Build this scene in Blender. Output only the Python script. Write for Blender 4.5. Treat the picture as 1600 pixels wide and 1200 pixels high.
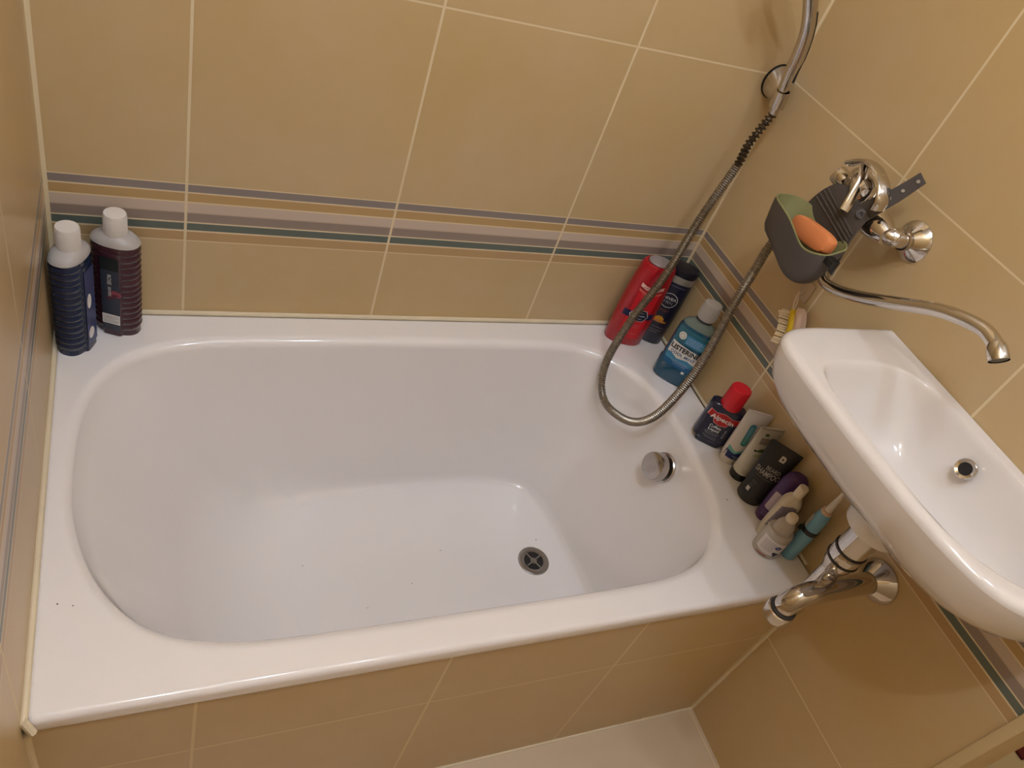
import bpy, bmesh, math, random
from mathutils import Vector, Matrix
random.seed(4)
for o in list(bpy.data.objects): bpy.data.objects.remove(o)
C = bpy.context.scene.collection
L, W, ZR, CEIL, FRONT = 1.209, 0.70, 0.506, 2.70, -1.95

# ---------------------------------------------------------------- camera, world, lamps, exposure
cd = bpy.data.cameras.new('camera'); cam = bpy.data.objects.new('camera', cd); C.objects.link(cam)
cd.sensor_width = 36; cd.lens = 27.476; cd.clip_start = 0.02
cam.matrix_world = Matrix(((0.903038, 0.014115, -0.429328, 0.124858), (-0.309226, 0.715099, -0.626907, -1.141781),
                           (0.298164, 0.698880, 0.650127, 1.494939), (0, 0, 0, 1)))
bpy.context.scene.camera = cam
w = bpy.data.worlds.new('world'); bpy.context.scene.world = w; w.use_nodes = True
w.node_tree.nodes['Background'].inputs[0].default_value = (1.0, 0.93, 0.85, 1)
w.node_tree.nodes['Background'].inputs[1].default_value = 0.25
for (x, y, z, e) in ((0.12, -1.17, 2.55, 18), (0.88, -1.24, 2.55, 11), (0.50, -0.86, 2.55, 11)):
    ld = bpy.data.lights.new('ceiling_bulb', 'POINT'); ld.energy = e; ld.shadow_soft_size = 0.03
    ld.color = (0.87, 1.0, 1.21)
    lo = bpy.data.objects.new('ceiling_bulb', ld); lo.location = (x, y, z); C.objects.link(lo)
hl = bpy.data.lights.new('hall_fill', 'POINT'); hl.energy = 22; hl.shadow_soft_size = 0.08; hl.color = (1, .86, .66)
ho = bpy.data.objects.new('hall_fill', hl); ho.location = (1.9, -1.3, 2.2); C.objects.link(ho)  # unseen fill lamp, added to brighten the hall floor
vs = bpy.context.scene.view_settings
vs.view_transform = 'Standard'; vs.look = 'None'; vs.gamma = 1; vs.use_curve_mapping = False; vs.exposure = 0.10

# ---------------------------------------------------------------- materials
def lin(c):
    return tuple(((v/255)/12.92 if v/255 <= .04045 else ((v/255+.055)/1.055)**2.4) for v in c) + (1,)
MATS = {}
def mat(name, rgb, rough=.4, metal=0, coat=0, trans=0, alpha=1, noise=0, nscale=8, bump=0, ior=1.45, sub=0):
    if name in MATS: return MATS[name]
    m = bpy.data.materials.new(name); m.use_nodes = True; nt = m.node_tree; b = nt.nodes['Principled BSDF']
    b.inputs['Base Color'].default_value = lin(rgb); b.inputs['Roughness'].default_value = rough
    b.inputs['Metallic'].default_value = metal; b.inputs['Coat Weight'].default_value = coat
    b.inputs['Coat Roughness'].default_value = .05
    b.inputs['Transmission Weight'].default_value = trans; b.inputs['Alpha'].default_value = alpha
    b.inputs['IOR'].default_value = ior
    if sub: b.inputs['Subsurface Weight'].default_value = sub; b.inputs['Subsurface Scale'].default_value = .01
    tc = nt.nodes.new('ShaderNodeTexCoord'); n = nt.nodes.new('ShaderNodeTexNoise')
    n.inputs['Scale'].default_value = nscale; n.inputs['Detail'].default_value = 4
    nt.links.new(tc.outputs['Object'], n.inputs['Vector'])
    if noise:
        mx = nt.nodes.new('ShaderNodeMix'); mx.data_type = 'RGBA'
        c = lin(rgb); mx.inputs[6].default_value = tuple(v*(1-noise) for v in c[:3])+(1,)
        mx.inputs[7].default_value = tuple(min(1, v*(1+noise)) for v in c[:3])+(1,)
        nt.links.new(n.outputs['Fac'], mx.inputs[0]); nt.links.new(mx.outputs[2], b.inputs['Base Color'])
    if bump:
        bp = nt.nodes.new('ShaderNodeBump'); bp.inputs['Strength'].default_value = bump; bp.inputs['Distance'].default_value = .002
        nt.links.new(n.outputs['Fac'], bp.inputs['Height']); nt.links.new(bp.outputs[0], b.inputs['Normal'])
    MATS[name] = m; return m

TILE_A, TILE_B, GROUT = (196, 168, 118), (200, 176, 138), (222, 205, 170)
BAND = [(0, GROUT), (.0015, (184, 152, 108)), (.0185, GROUT), (.0215, (98, 107, 100)), (.0352, GROUT), (.0377, (148, 132, 122)),
        (.0545, (190, 170, 146)), (.0562, (200, 182, 166)), (.0735, GROUT), (.0760, (186, 154, 104)), (.0912, GROUT),
        (.0940, (140, 130, 126)), (.1070, GROUT), (.1095, (190, 153, 106))]
def tile_mat(name, axis, u0, zs, pitch=.34, band=True, extra_u=(), g=.0042, A=TILE_A, B=TILE_B, gh=.0030, rough=.34):
    m = bpy.data.materials.new(name); m.use_nodes = True; nt = m.node_tree; N = nt.nodes; K = nt.links
    b = N['Principled BSDF']; b.inputs['Roughness'].default_value = rough
    geo = N.new('ShaderNodeTexCoord'); sp = N.new('ShaderNodeSeparateXYZ'); K.new(geo.outputs['Object'], sp.inputs[0])
    def M(op, a, c=None, d=None):
        n = N.new('ShaderNodeMath'); n.operation = op
        for i, v in enumerate((a, c, d)):
            if v is None: continue
            if isinstance(v, (int, float)): n.inputs[i].default_value = v
            else: K.new(v, n.inputs[i])
        return n.outputs[0]
    U = sp.outputs[axis]; Z = sp.outputs[2] if axis != 2 else sp.outputs[2]
    def lines(S, u0, pitch, g):
        f = M('FRACT', M('DIVIDE', M('SUBTRACT', S, u0 - 100*pitch), pitch))
        return M('GREATER_THAN', M('ABSOLUTE', M('SUBTRACT', f, .5)), .5 - g/2/pitch)
    v = lines(U, u0, pitch, g)
    for e, gg in extra_u: v = M('MAXIMUM', v, M('LESS_THAN', M('ABSOLUTE', M('SUBTRACT', U, e)), gg))
    if zs == 'grid': v = M('MAXIMUM', v, lines(sp.outputs[1], -.695, pitch, g))
    else:
        for z in zs: v = M('MAXIMUM', v, M('LESS_THAN', M('ABSOLUTE', M('SUBTRACT', Z, z)), gh/2))
    n = N.new('ShaderNodeTexNoise'); n.inputs['Scale'].default_value = 3.2; n.inputs['Detail'].default_value = 3
    K.new(geo.outputs['Object'], n.inputs['Vector'])
    n2 = N.new('ShaderNodeTexNoise'); n2.inputs['Scale'].default_value = 26; n2.inputs['Detail'].default_value = 5
    K.new(geo.outputs['Object'], n2.inputs['Vector'])
    fac = M('ADD', M('MULTIPLY', M('SUBTRACT', n.outputs['Fac'], .5), 2.2), M('ADD', M('MULTIPLY', M('SUBTRACT', n2.outputs['Fac'], .5), .5), .5))
    mx = N.new('ShaderNodeMix'); mx.data_type = 'RGBA'; mx.inputs[6].default_value = lin(A); mx.inputs[7].default_value = lin(B)
    K.new(fac, mx.inputs[0]); col = mx.outputs[2]
    if band:
        z0 = .6627; rp = N.new('ShaderNodeValToRGB'); rp.color_ramp.interpolation = 'CONSTANT'
        H = .112; es = rp.color_ramp.elements
        es[0].position = 0; es[0].color = lin(BAND[0][1]); es[1].position = BAND[1][0]/H; es[1].color = lin(BAND[1][1])
        for p, c in BAND[2:-1]: e = es.new(p/H); e.color = lin(c)
        K.new(M('DIVIDE', M('SUBTRACT', Z, z0), H), rp.inputs[0])
        inb = M('MULTIPLY', M('GREATER_THAN', Z, z0), M('LESS_THAN', Z, z0+.1093))
        m2 = N.new('ShaderNodeMix'); m2.data_type = 'RGBA'; K.new(inb, m2.inputs[0]); K.new(col, m2.inputs[6]); K.new(rp.outputs[0], m2.inputs[7])
        col = m2.outputs[2]
    m3 = N.new('ShaderNodeMix'); m3.data_type = 'RGBA'; K.new(v, m3.inputs[0]); K.new(col, m3.inputs[6]); m3.inputs[7].default_value = lin(GROUT)
    K.new(m3.outputs[2], b.inputs['Base Color'])
    K.new(M('ADD', M('MULTIPLY', v, .5), rough), b.inputs['Roughness'])
    bp = N.new('ShaderNodeBump'); bp.inputs['Strength'].default_value = .5; bp.inputs['Distance'].default_value = .0012; bp.invert = True
    K.new(v, bp.inputs['Height'])
    bp2 = N.new('ShaderNodeBump'); bp2.inputs['Strength'].default_value = .05; bp2.inputs['Distance'].default_value = .01
    K.new(n.outputs['Fac'], bp2.inputs['Height']); K.new(bp.outputs[0], bp2.inputs['Normal'])
    K.new(bp2.outputs[0], b.inputs['Normal'])
    return m

CHROME = mat('chrome', (205, 200, 195), .07, 1, noise=.03, nscale=3)
CHROME_DULL = mat('worn_chrome', (185, 180, 176), .22, 1, noise=.15, nscale=60)
STEEL = mat('drain_steel', (150, 145, 140), .3, 1, noise=.1, nscale=50)
DARK = mat('dark_gap', (28, 25, 24), .6, noise=.1)
ENAMEL = mat('white_enamel', (240, 235, 234), .13, coat=.5, noise=.012, nscale=2)
CERAMIC = mat('white_ceramic', (226, 220, 217), .12, coat=.6, noise=.012, nscale=2)
CAULK = mat('cream_caulk', (222, 208, 180), .6, noise=.08, nscale=30)
WHITEPL = mat('white_plastic', (225, 218, 212), .35, noise=.02)
BLACKPL = mat('black_plastic', (22, 22, 24), .35, noise=.05)
RUBBER = mat('dark_gasket', (50, 46, 44), .5, noise=.1)

# ---------------------------------------------------------------- mesh helpers
def link(name, bm, m, parent=None, smooth=True, loc=None, rotz=None):
    me = bpy.data.meshes.new(name); bmesh.ops.recalc_face_normals(bm, faces=bm.faces[:]); bm.to_mesh(me); bm.free()
    if smooth:
        for p in me.polygons: p.use_smooth = True
        me.set_sharp_from_angle(angle=math.radians(38))
    me.materials.append(m)
    o = bpy.data.objects.new(name, me); C.objects.link(o)
    if parent: o.parent = parent
    if loc: o.location = loc
    if rotz is not None: o.rotation_euler = (0, 0, rotz)
    return o
def thing(name, label, cat, loc=(0, 0, 0), rotz=0, group=None, rot=None):
    o = bpy.data.objects.new(name, None); C.objects.link(o); o.location = loc
    o.rotation_euler = rot if rot else (0, 0, rotz); o.empty_display_size = .02
    o['label'] = label; o['category'] = cat
    if group: o['group'] = group
    return o
def tag(o, label, cat, group=None):
    o['label'] = label; o['category'] = cat
    if group: o['group'] = group
    return o
def loft(rings, cap0=True, cap1=True, bm=None, closed=True):
    bm = bm or bmesh.new(); vr = [[bm.verts.new(p) for p in r] for r in rings]
    for a, b in zip(vr, vr[1:]):
        n = len(a)
        for i in range(n if closed else n-1):
            j = (i+1) % n; bm.faces.new((a[i], a[j], b[j], b[i]))
    if cap0: bm.faces.new(vr[0][::-1])
    if cap1: bm.faces.new(vr[-1])
    return bm
def sel(hw, hd, n, z, N=56, cx=0, cy=0):
    out = []
    for i in range(N):
        t = 2*math.pi*i/N; c, s = math.cos(t), math.sin(t)
        out.append((cx+hw*math.copysign(abs(c)**(2/n), c), cy+hd*math.copysign(abs(s)**(2/n), s), z))
    return out
def lathe(prof, N=40, axis=None, origin=(0, 0, 0), cap0=True, cap1=True, bm=None):
    rings = [[(r*math.cos(2*math.pi*i/N), r*math.sin(2*math.pi*i/N), z) for i in range(N)] for r, z in prof]
    if axis is not None:
        q = Vector((0, 0, 1)).rotation_difference(Vector(axis).normalized()); O = Vector(origin)
        rings = [[tuple(O+q @ Vector(p)) for p in r] for r in rings]
    elif origin != (0, 0, 0):
        rings = [[(p[0]+origin[0], p[1]+origin[1], p[2]+origin[2]) for p in r] for r in rings]
    return loft(rings, cap0, cap1, bm)
def catmull(P, k=10, closed=False):
    P = [Vector(p) for p in P]; n = len(P); out = []
    rng = range(n) if closed else range(n-1)
    for i in rng:
        if closed: a, b, c, d = P[(i-1) % n], P[i], P[(i+1) % n], P[(i+2) % n]
        else:
            b, c = P[i], P[i+1]; a = P[i-1] if i else b*2-c; d = P[i+2] if i+2 < n else c*2-b
        for j in range(k):
            t = j/k; out.append(.5*((2*b)+(c-a)*t+(2*a-5*b+4*c-d)*t*t+(3*b-a-3*c+d)*t**3))
    if not closed: out.append(P[-1])
    return out
def resample(pts, step):
    cum = [0.0]
    for a, b in zip(pts, pts[1:]): cum.append(cum[-1]+(b-a).length)
    out = []; k = 0; n = int(cum[-1]/step)
    for i in range(n+1):
        d = i*step
        while k < len(cum)-2 and cum[k+1] < d: k += 1
        f = (d-cum[k])/max(1e-9, cum[k+1]-cum[k]); out.append(pts[k]+(pts[k+1]-pts[k])*f)
    return out
def tube(pts, rad, N=20, cap=True, bm=None, flat=1.0):
    pts = [Vector(p) for p in pts]; n = len(pts)
    rf = rad if callable(rad) else (lambda i, s: rad)
    T = [(pts[min(i+1, n-1)]-pts[max(i-1, 0)]).normalized() for i in range(n)]
    up = Vector((0, 0, 1)) if abs(T[0].z) < .9 else Vector((0, 1, 0))
    nrm = (up-T[0]*up.dot(T[0])).normalized(); rings = []; s = 0
    for i in range(n):
        if i:
            q = T[i-1].rotation_difference(T[i]); nrm = (q @ nrm); nrm = (nrm-T[i]*nrm.dot(T[i])).normalized(); s += (pts[i]-pts[i-1]).length
        bi = T[i].cross(nrm); r = rf(i, s)
        rings.append([tuple(pts[i]+nrm*(r*flat*math.cos(2*math.pi*k/N))+bi*(r*math.sin(2*math.pi*k/N))) for k in range(N)])
    return loft(rings, cap, cap, bm)
def box(x0, x1, y0, y1, z0, z1, bm=None, bev=0):
    b2 = bmesh.new(); bmesh.ops.create_cube(b2, size=1)
    for v in b2.verts: v.co = Vector(((x0+x1)/2+v.co.x*(x1-x0), (y0+y1)/2+v.co.y*(y1-y0), (z0+z1)/2+v.co.z*(z1-z0)))
    if bev: bmesh.ops.bevel(b2, geom=b2.edges[:], offset=bev, segments=3, affect='EDGES', profile=.5)
    if bm is None: return b2
    me = bpy.data.meshes.new('t'); b2.to_mesh(me); b2.free(); bm.from_mesh(me); bpy.data.meshes.remove(me); return bm
def struct(name, bm, m, parent=None, smooth=False):
    o = link(name, bm, m, parent, smooth)
    if not parent: o['kind'] = 'structure'
    return o

# labels and lettering wrapped on a surface function surf(u, z, off) -> (x, y, z)
def wrap(bm, surf, off, step=.004):
    us = [v.co.x for v in bm.verts]
    if not us: return bm
    u = math.floor(min(us)/step)*step+step
    while u < max(us):
        bmesh.ops.bisect_plane(bm, geom=bm.verts[:]+bm.edges[:]+bm.faces[:], dist=1e-6, plane_co=(u, 0, 0), plane_no=(1, 0, 0)); u += step
    zs = [v.co.y for v in bm.verts]; z = min(zs)+.006
    while z < max(zs):
        bmesh.ops.bisect_plane(bm, geom=bm.verts[:]+bm.edges[:]+bm.faces[:], dist=1e-6, plane_co=(0, z, 0), plane_no=(0, 1, 0)); z += .006
    for v in bm.verts: v.co = Vector(surf(v.co.x, v.co.y, off))
    return bm
def shape(poly, surf, m, parent, name='label', off=.0004, label=None):
    bm = bmesh.new(); bm.faces.new([bm.verts.new((u, z, 0)) for u, z in poly]); wrap(bm, surf, off)
    o = link(name, bm, m, parent)
    if label: o['label'] = label
    return o
def rect(u0, u1, z0, z1, r=0):
    if not r: return [(u0, z0), (u1, z0), (u1, z1), (u0, z1)]
    out = []
    for cx, cz, a in ((u1-r, z0+r, -90), (u1-r, z1-r, 0), (u0+r, z1-r, 90), (u0+r, z0+r, 180)):
        for k in range(6): t = math.radians(a+18*k); out.append((cx+r*math.cos(t), cz+r*math.sin(t)))
    return out
def oval(u, z, a, b, N=32, rot=0):
    c, s = math.cos(rot), math.sin(rot)
    return [(u+a*math.cos(t)*c-b*math.sin(t)*s, z+a*math.cos(t)*s+b*math.sin(t)*c) for t in (2*math.pi*i/N for i in range(N))]
def annulus(u, z, r, t, surf, m, parent, name='ring_print', off=.0007, N=40):
    bm = bmesh.new(); a = [bm.verts.new((u+r*math.cos(6.28318*i/N), z+r*math.sin(6.28318*i/N), 0)) for i in range(N)]
    b = [bm.verts.new((u+(r-t)*math.cos(6.28318*i/N), z+(r-t)*math.sin(6.28318*i/N), 0)) for i in range(N)]
    for i in range(N): bm.faces.new((a[i], a[(i+1) % N], b[(i+1) % N], b[i]))
    for v in bm.verts: v.co = Vector(surf(v.co.x, v.co.y, off))
    return link(name, bm, m, parent)
def text(s, u, z, size, surf, m, parent, off=.0008, rot=0, width=None, bold=.0, align='CENTER'):
    cu = bpy.data.curves.new('lettering', 'FONT'); cu.body = s; cu.size = size; cu.align_x = align; cu.align_y = 'CENTER'
    cu.offset = bold*size; cu.resolution_u = 3; cu.space_line = .85
    to = bpy.data.objects.new('lettering', cu); C.objects.link(to)
    dg = bpy.context.evaluated_depsgraph_get(); me = bpy.data.meshes.new_from_object(to.evaluated_get(dg))
    bpy.data.objects.remove(to)
    bm = bmesh.new(); bm.from_mesh(me); bpy.data.meshes.remove(me)
    xs = [v.co.x for v in bm.verts]; sx = (width/(max(xs)-min(xs))) if width else 1
    c, sn = math.cos(rot), math.sin(rot)
    for v in bm.verts:
        x, y = v.co.x*sx, v.co.y; v.co = Vector((u+x*c-y*sn, z+x*sn+y*c, 0))
    wrap(bm, surf, off); return link('lettering', bm, m, parent, smooth=False)
def lines(spec, surf, m, parent, off=.0007, h=.0007, name='small_print'):
    bm = bmesh.new()
    for u0, u1, z in spec:
        u = u0
        while u < u1-.0004:
            e = min(u1, u+random.uniform(.002, .006))
            bm.faces.new([bm.verts.new(p) for p in ((u, z-h/2, 0), (e, z-h/2, 0), (e, z+h/2, 0), (u, z+h/2, 0))]); u = e+.0007
    wrap(bm, surf, off); return link(name, bm, m, parent, smooth=False)
def interp(tab, z):
    if z <= tab[0][0]: return tab[0][1:]
    for a, b in zip(tab, tab[1:]):
        if z <= b[0]:
            t = (z-a[0])/(b[0]-a[0]) if b[0] > a[0] else 0; return tuple(p+(q-p)*t for p, q in zip(a[1:], b[1:]))
    return tab[-1][1:]
def surf_of(tab, n=2.0):
    def f(u, z, off):
        hw, hd = interp(tab, z)[:2]; q = min(.98, abs(u)/hw)
        return (u, -hd*(1-q**n)**(1/n)-off, z)
    return f
def body(tab, n=2.0, N=56, cap0=True, cap1=True, bm=None):
    return loft([sel(hw, hd, n, z, N) for z, hw, hd in tab], cap0, cap1, bm)

# ---------------------------------------------------------------- room
RZ = (.322, 1.1075, 1.4475, 1.7875, 2.1275)
struct('wall_back', box(-.1, L+.1, 0, .1, -.1, CEIL), tile_mat('tile_back', 0, .1944, RZ, extra_u=((0, .006), (L, .0045))))
struct('wall_left', box(-.1, 0, FRONT, 0, -.1, CEIL), tile_mat('tile_left', 1, -.36, RZ, extra_u=((0, .006),)))
struct('wall_right', box(L, L+.1, -1.010, 0, -.1, CEIL), tile_mat('tile_right', 1, -.333, RZ, extra_u=((0, .0035),)))
struct('wall_tub_front', box(0, L, -.695, -.680, 0, .470), tile_mat('tile_apron', 0, .1815, (.322,), band=False, extra_u=((L, .005), (0, .005)), g=.0042, gh=.0032))
PAINT = mat('beige_paint', (186, 166, 134), .8, noise=.03, nscale=5)
struct('wall_right.001', box(L, L+.1, FRONT, -1.86, -.1, CEIL), PAINT)
struct('wall_right.002', box(L, L+.1, -1.86, -1.028, 2.05, CEIL), PAINT)
struct('wall_front', box(-.1, L+.1, FRONT-.1, FRONT, -.1, CEIL), PAINT)
struct('ceiling', box(-.1, 2.8, FRONT-.1, .1, CEIL, CEIL+.1), mat('ceiling_paint', (190, 182, 170), .85, noise=.02))
FT = tile_mat('tile_floor', 0, .20, 'grid', pitch=1.0, band=False, A=(205, 185, 158), B=(212, 194, 170), g=.003, rough=.3)
struct('floor', box(0, L+.1, FRONT, -.695, -.06, 0), FT)
struct('floor.001', box(L+.1, 2.7, FRONT, .0, -.06, 0), mat('hall_floor', (176, 160, 124), .5, noise=.12, nscale=4))
struct('wall_hall', box(2.7, 2.8, FRONT-.1, .1, -.1, CEIL), PAINT)
struct('wall_hall.001', box(L+.1, 2.7, -.0, .1, -.1, CEIL), PAINT)
struct('wall_hall.002', box(L+.1, 2.7, FRONT-.1, FRONT, -.1, CEIL), PAINT)
JAMB = mat('cream_jamb', (206, 184, 140), .5, noise=.06, nscale=12)
struct('trim_1', box(L-.004, L+.16, -1.028, -1.0102, 0, 2.06, bev=.002), JAMB, smooth=True)
struct('trim_2', box(L-.004, L+.11, -1.86, -1.0284, 2.0502, 2.075, bev=.002), JAMB, smooth=True)
# caulk beads along tub and in wall corners
bm = tube([(.004, -.002, ZR+.002), (L-.004, -.002, ZR+.002)], .0048, 8)
tube([(.002, -.002, ZR+.002), (.002, -.70, ZR+.002)], .0050, 8, bm=bm)
tube([(L-.002, -.002, ZR+.002), (L-.002, -.655, ZR+.002)], .0036, 8, bm=bm)
tube([(.003, -.700, ZR-.03), (.010, -.706, ZR-.012), (.002, -.700, ZR+.006)], .005, 8, bm=bm)
struct('trim_3', bm, CAULK, smooth=True)
bm = tube([(L-.001, -.6965, .0), (L-.001, -.6965, ZR-.038)], .0035, 8)
tube([(0.002, -.6965, .001), (L-.002, -.6965, .001)], .003, 8, bm=bm)
struct('trim_4', bm, CAULK, smooth=True)
tag(link('door_mat', box(2.03, 2.6, -.99, -.50, .0, .012, bev=.004), mat('red_mat', (86, 22, 20), .9, noise=.25, nscale=60, bump=.6)),
    'dark red mat lying on the beige floor beyond the cream door jamb', 'mat')

# ---------------------------------------------------------------- bathtub
def ccw(P): return P
TOP = [(.037, -.35), (.048, -.22), (.092, -.134), (.17, -.090), (.30, -.074), (.60, -.072), (.90, -.078), (1.00, -.100), (1.068, -.162),
       (1.100, -.26), (1.100, -.39), (1.082, -.50), (1.040, -.578), (.97, -.622), (.86, -.637), (.60, -.639), (.35, -.639), (.22, -.632), (.13, -.600), (.073, -.53), (.044, -.44)]
BOT = [(.255, -.35), (.262, -.23), (.290, -.150), (.35, -.126), (.44, -.116), (.62, -.112), (.80, -.114), (.89, -.124), (.952, -.154),
       (.985, -.24), (.998, -.37), (1.004, -.48), (.985, -.555), (.93, -.590), (.84, -.600), (.62, -.604), (.44, -.602), (.35, -.594), (.30, -.560), (.268, -.50), (.256, -.42)]
kt = [tuple(v) for v in catmull([(x, y, 0) for x, y in TOP], 10, True)]
kb = [tuple(v) for v in catmull([(x, y, 0) for x, y in BOT], 10, True)]
def smooth_ring(P, it=6):
    for _ in range(it):
        n = len(P); P = [tuple((P[i-1][k]+2*P[i][k]+P[(i+1) % n][k])/4 for k in range(3)) for i in range(n)]
    return P
kt, kb = smooth_ring(kt, 12), smooth_ring(kb, 12)
def offs(P, d):   # inward offset (clockwise ring)
    n = len(P); out = []
    for i in range(n):
        t = Vector(P[(i+1) % n])-Vector(P[i-1]); t.normalize(); nr = Vector((t.y, -t.x, 0)); dd = d[i] if isinstance(d, list) else d; out.append((P[i][0]+nr.x*dd, P[i][1]+nr.y*dd, P[i][2]))
    return out
def setz(P, z): return [(p[0], p[1], z) for p in P]
zb, rl = .112, .018
rbv = [.020+.11*max(0, min(1, (.60-p[0])/.36))**1.5 for p in kb]
for _ in range(8): rbv = [(rbv[i-1]+2*rbv[i]+rbv[(i+1) % len(rbv)])/4 for i in range(len(rbv))]
rings = []
for a in (-.004, 0):
    rings.append(setz(offs(kt, -rl+a), ZR))
for k in range(1, 7):
    t = math.pi/2*k/6; rings.append(setz(offs(kt, -rl+rl*math.sin(t)), ZR-rl*(1-math.cos(t))))
def inner_pts():
    o_ = offs(kb, [r*.95 for r in rbv]); out = []
    for p, q, r in zip(kb, o_, rbv):
        wt = min(1, max(0, (r-.036)/.04)); dv = Vector((.62-p[0], (-.351-p[1])*.55, 0)).normalized()*r
        out.append(Vector((q[0]*(1-wt)+(p[0]+dv.x)*wt, q[1]*(1-wt)+(p[1]+dv.y)*wt, zb)))
    return out
ends = inner_pts(); cols = []
for a, b, r, e_ in zip(kt, kb, rbv, ends):
    P0 = Vector((a[0], a[1], ZR-rl)); P1 = Vector((b[0], b[1], zb)); Q = P1+(P0-P1)*min(.55, r*1.25/(P0-P1).length)
    cols.append([P0+(Q-P0)*(k/8) for k in range(1, 9)]+[Q*(1-t)**2+P1*2*t*(1-t)+e_*t*t for t in (k/12 for k in range(1, 13))])
for k in range(20): rings.append([tuple(c_[k]) for c_ in cols])
base = [tuple(v) for v in ends]
for s_ in (.97, .8, .5, .2):
    rings.append([(.62+(p[0]-.62)*s_, -.351+(p[1]+.351)*s_, zb) for p in base])
bm = bmesh.new(); loft(rings, False, True, bm)
def rr(x0, x1, y0, y1, rads, z):
    out = []
    for (cx, cy, a, r) in ((x1, y1, 0, rads[0]), (x0, y1, 90, rads[1]), (x0, y0, 180, rads[2]), (x1, y0, 270, rads[3])):
        ox, oy = (cx-r if cx == x1 else cx+r), (cy-r if cy == y1 else cy+r)
        for k in range(9): t = math.radians(a+90*k/8); out.append((ox+r*math.cos(t), oy+r*math.sin(t), z))
    return out
def outer(d, z): return rr(.002+d, L-.002-d, -W+d, -.002-d, (.004, .004, max(.002, .012-d), max(.004, .034-d)), z)
e = .009
out_r = [outer(e+.004, ZR), outer(e, ZR)]+[outer(e-e*math.sin(math.pi/2*k/5), ZR-e*(1-math.cos(math.pi/2*k/5))) for k in range(1, 6)]
out_r += [outer(0, ZR-.024), outer(.003, ZR-.030), outer(.012, ZR-.031), outer(.012, ZR-.022)]
b2 = bmesh.new(); loft(out_r, False, False, b2)
me = bpy.data.meshes.new('t'); b2.to_mesh(me); b2.free(); bm.from_mesh(me); bpy.data.meshes.remove(me)
bm.edges.ensure_lookup_table()
loops = [ed for ed in bm.edges if ed.is_boundary and all(abs(v.co.z-ZR) < 1e-5 for v in ed.verts)]
bmesh.ops.triangle_fill(bm, use_beauty=True, edges=loops)
tub = thing('bathtub', 'long white enamel bathtub with a tiled front panel, set between the walls', 'bathtub')
o = link('tub_shell', bm, ENAMEL, tub)
# drain at the foot end
DX, DY = .904, -.353
dr = link('drain', lathe([(.036, 0), (.0355, .0022), (.033, .0034), (.0235, .0014), (.021, -.004)], 40, origin=(DX, DY, zb), cap0=False, cap1=False), STEEL, tub)
link('drain_cup', lathe([(.0225, -.0000), (.0225, .0003)], 32, origin=(DX, DY, zb+.0004)), DARK, dr)
bm = lathe([(.0075, .0006), (.0075, .0018), (.004, .0026)], 20, origin=(DX, DY, zb))
for k in range(4):
    a = k*math.pi/2+.5; tube([(DX+.006*math.cos(a), DY+.006*math.sin(a), zb+.0014), (DX+.0225*math.cos(a), DY+.0225*math.sin(a), zb+.0014)], .0017, 8, bm=bm)
link('drain_cross', bm, STEEL, dr)
# overflow control on the foot-end slope
ax = Vector((-.955, -.02, .30)).normalized(); KO = Vector((1.083, -.362, .435))
kn = link('overflow_plate', lathe([(.031, 0), (.031, .003), (.029, .005), (.02, .0055)], 44, ax, KO), CHROME_DULL, tub)
link('overflow_knob', lathe([(.015, .004), (.015, .013), (.0255, .0135), (.0285, .016), (.0285, .032), (.0275, .0355), (.0245, .037), (.012, .0378)], 44, ax, KO), CHROME_DULL, tub)
bm = bmesh.new()
for (x, y, z) in ((.41, -.30, zb), (.52, -.41, zb), (.70, -.30, zb), (.62, -.37, zb), (.045, -.56, ZR), (.028, -.555, ZR), (.93, -.30, zb), (1.12, -.50, ZR)):
    r = random.uniform(.0009, .0014); lathe([(r, .0001), (r*.9, r*.5), (r*.3, r*.7)], 7, origin=(x, y, z), bm=bm)
d = tag(link('dirt_specks', bm, mat('speck', (90, 80, 70), .8)), 'scattered tiny dark specks of dirt on the white enamel of the tub', 'dirt'); d['kind'] = 'stuff'

# ---------------------------------------------------------------- wash basin
sink = thing('wash_basin', 'white ceramic wash basin mounted on the tiled wall above the tub end', 'sink', (L, -.735, .77))
SO = [(1.2085, -.478), (1.12, -.477), (1.04, -.477), (.995, -.484), (.966, -.510), (.957, -.56), (.955, -.65), (.957, -.74), (.963, -.82), (.974, -.885), (.995, -.935), (1.04, -.973), (1.10, -.990), (1.16, -.996), (1.2085, -.998)]
def densify(P, k=8):
    return [tuple(v) for v in catmull([(x, y, 0) for x, y in P], k, False)]
so = densify(SO, 8); nb = 20
so = [(p[0], p[1]) for p in so]+[(1.2085, -.998+(.52)*i/nb) for i in range(1, nb)]
CXs, CYs = 1.209, -.735
def sring(s, z, d=0):   # scale toward wall point
    return [(CXs-(CXs-x)*s, CYs+(y-CYs)*s, z) for x, y in so]
def inset(P, d):
    n = len(P); out = []
    for i in range(n):
        a, b = P[i-1], P[(i+1) % n]; t = Vector((b[0]-a[0], b[1]-a[1])); 
        if t.length < 1e-9: out.append(P[i]); continue
        t.normalize(); nx, ny = -t.y, t.x
        out.append((min(L-.0005, P[i][0]+nx*d), P[i][1]+ny*d))
    return out
SI = [(1.178, -.600), (1.135, -.566), (1.070, -.556), (1.005, -.562), (.981, -.61), (.976, -.70), (.979, -.80), (.990, -.865), (1.018, -.914), (1.06, -.946), (1.105, -.958), (1.155, -.950), (1.182, -.91), (1.188, -.83), (1.188, -.72), (1.187, -.65)]
si = [(v.x, v.y) for v in catmull([(x, y, 0) for x, y in SI], 12, True)]
zt = .925
bm = bmesh.new()
prof = [(.150, .775), (.150, .780)]
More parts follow.
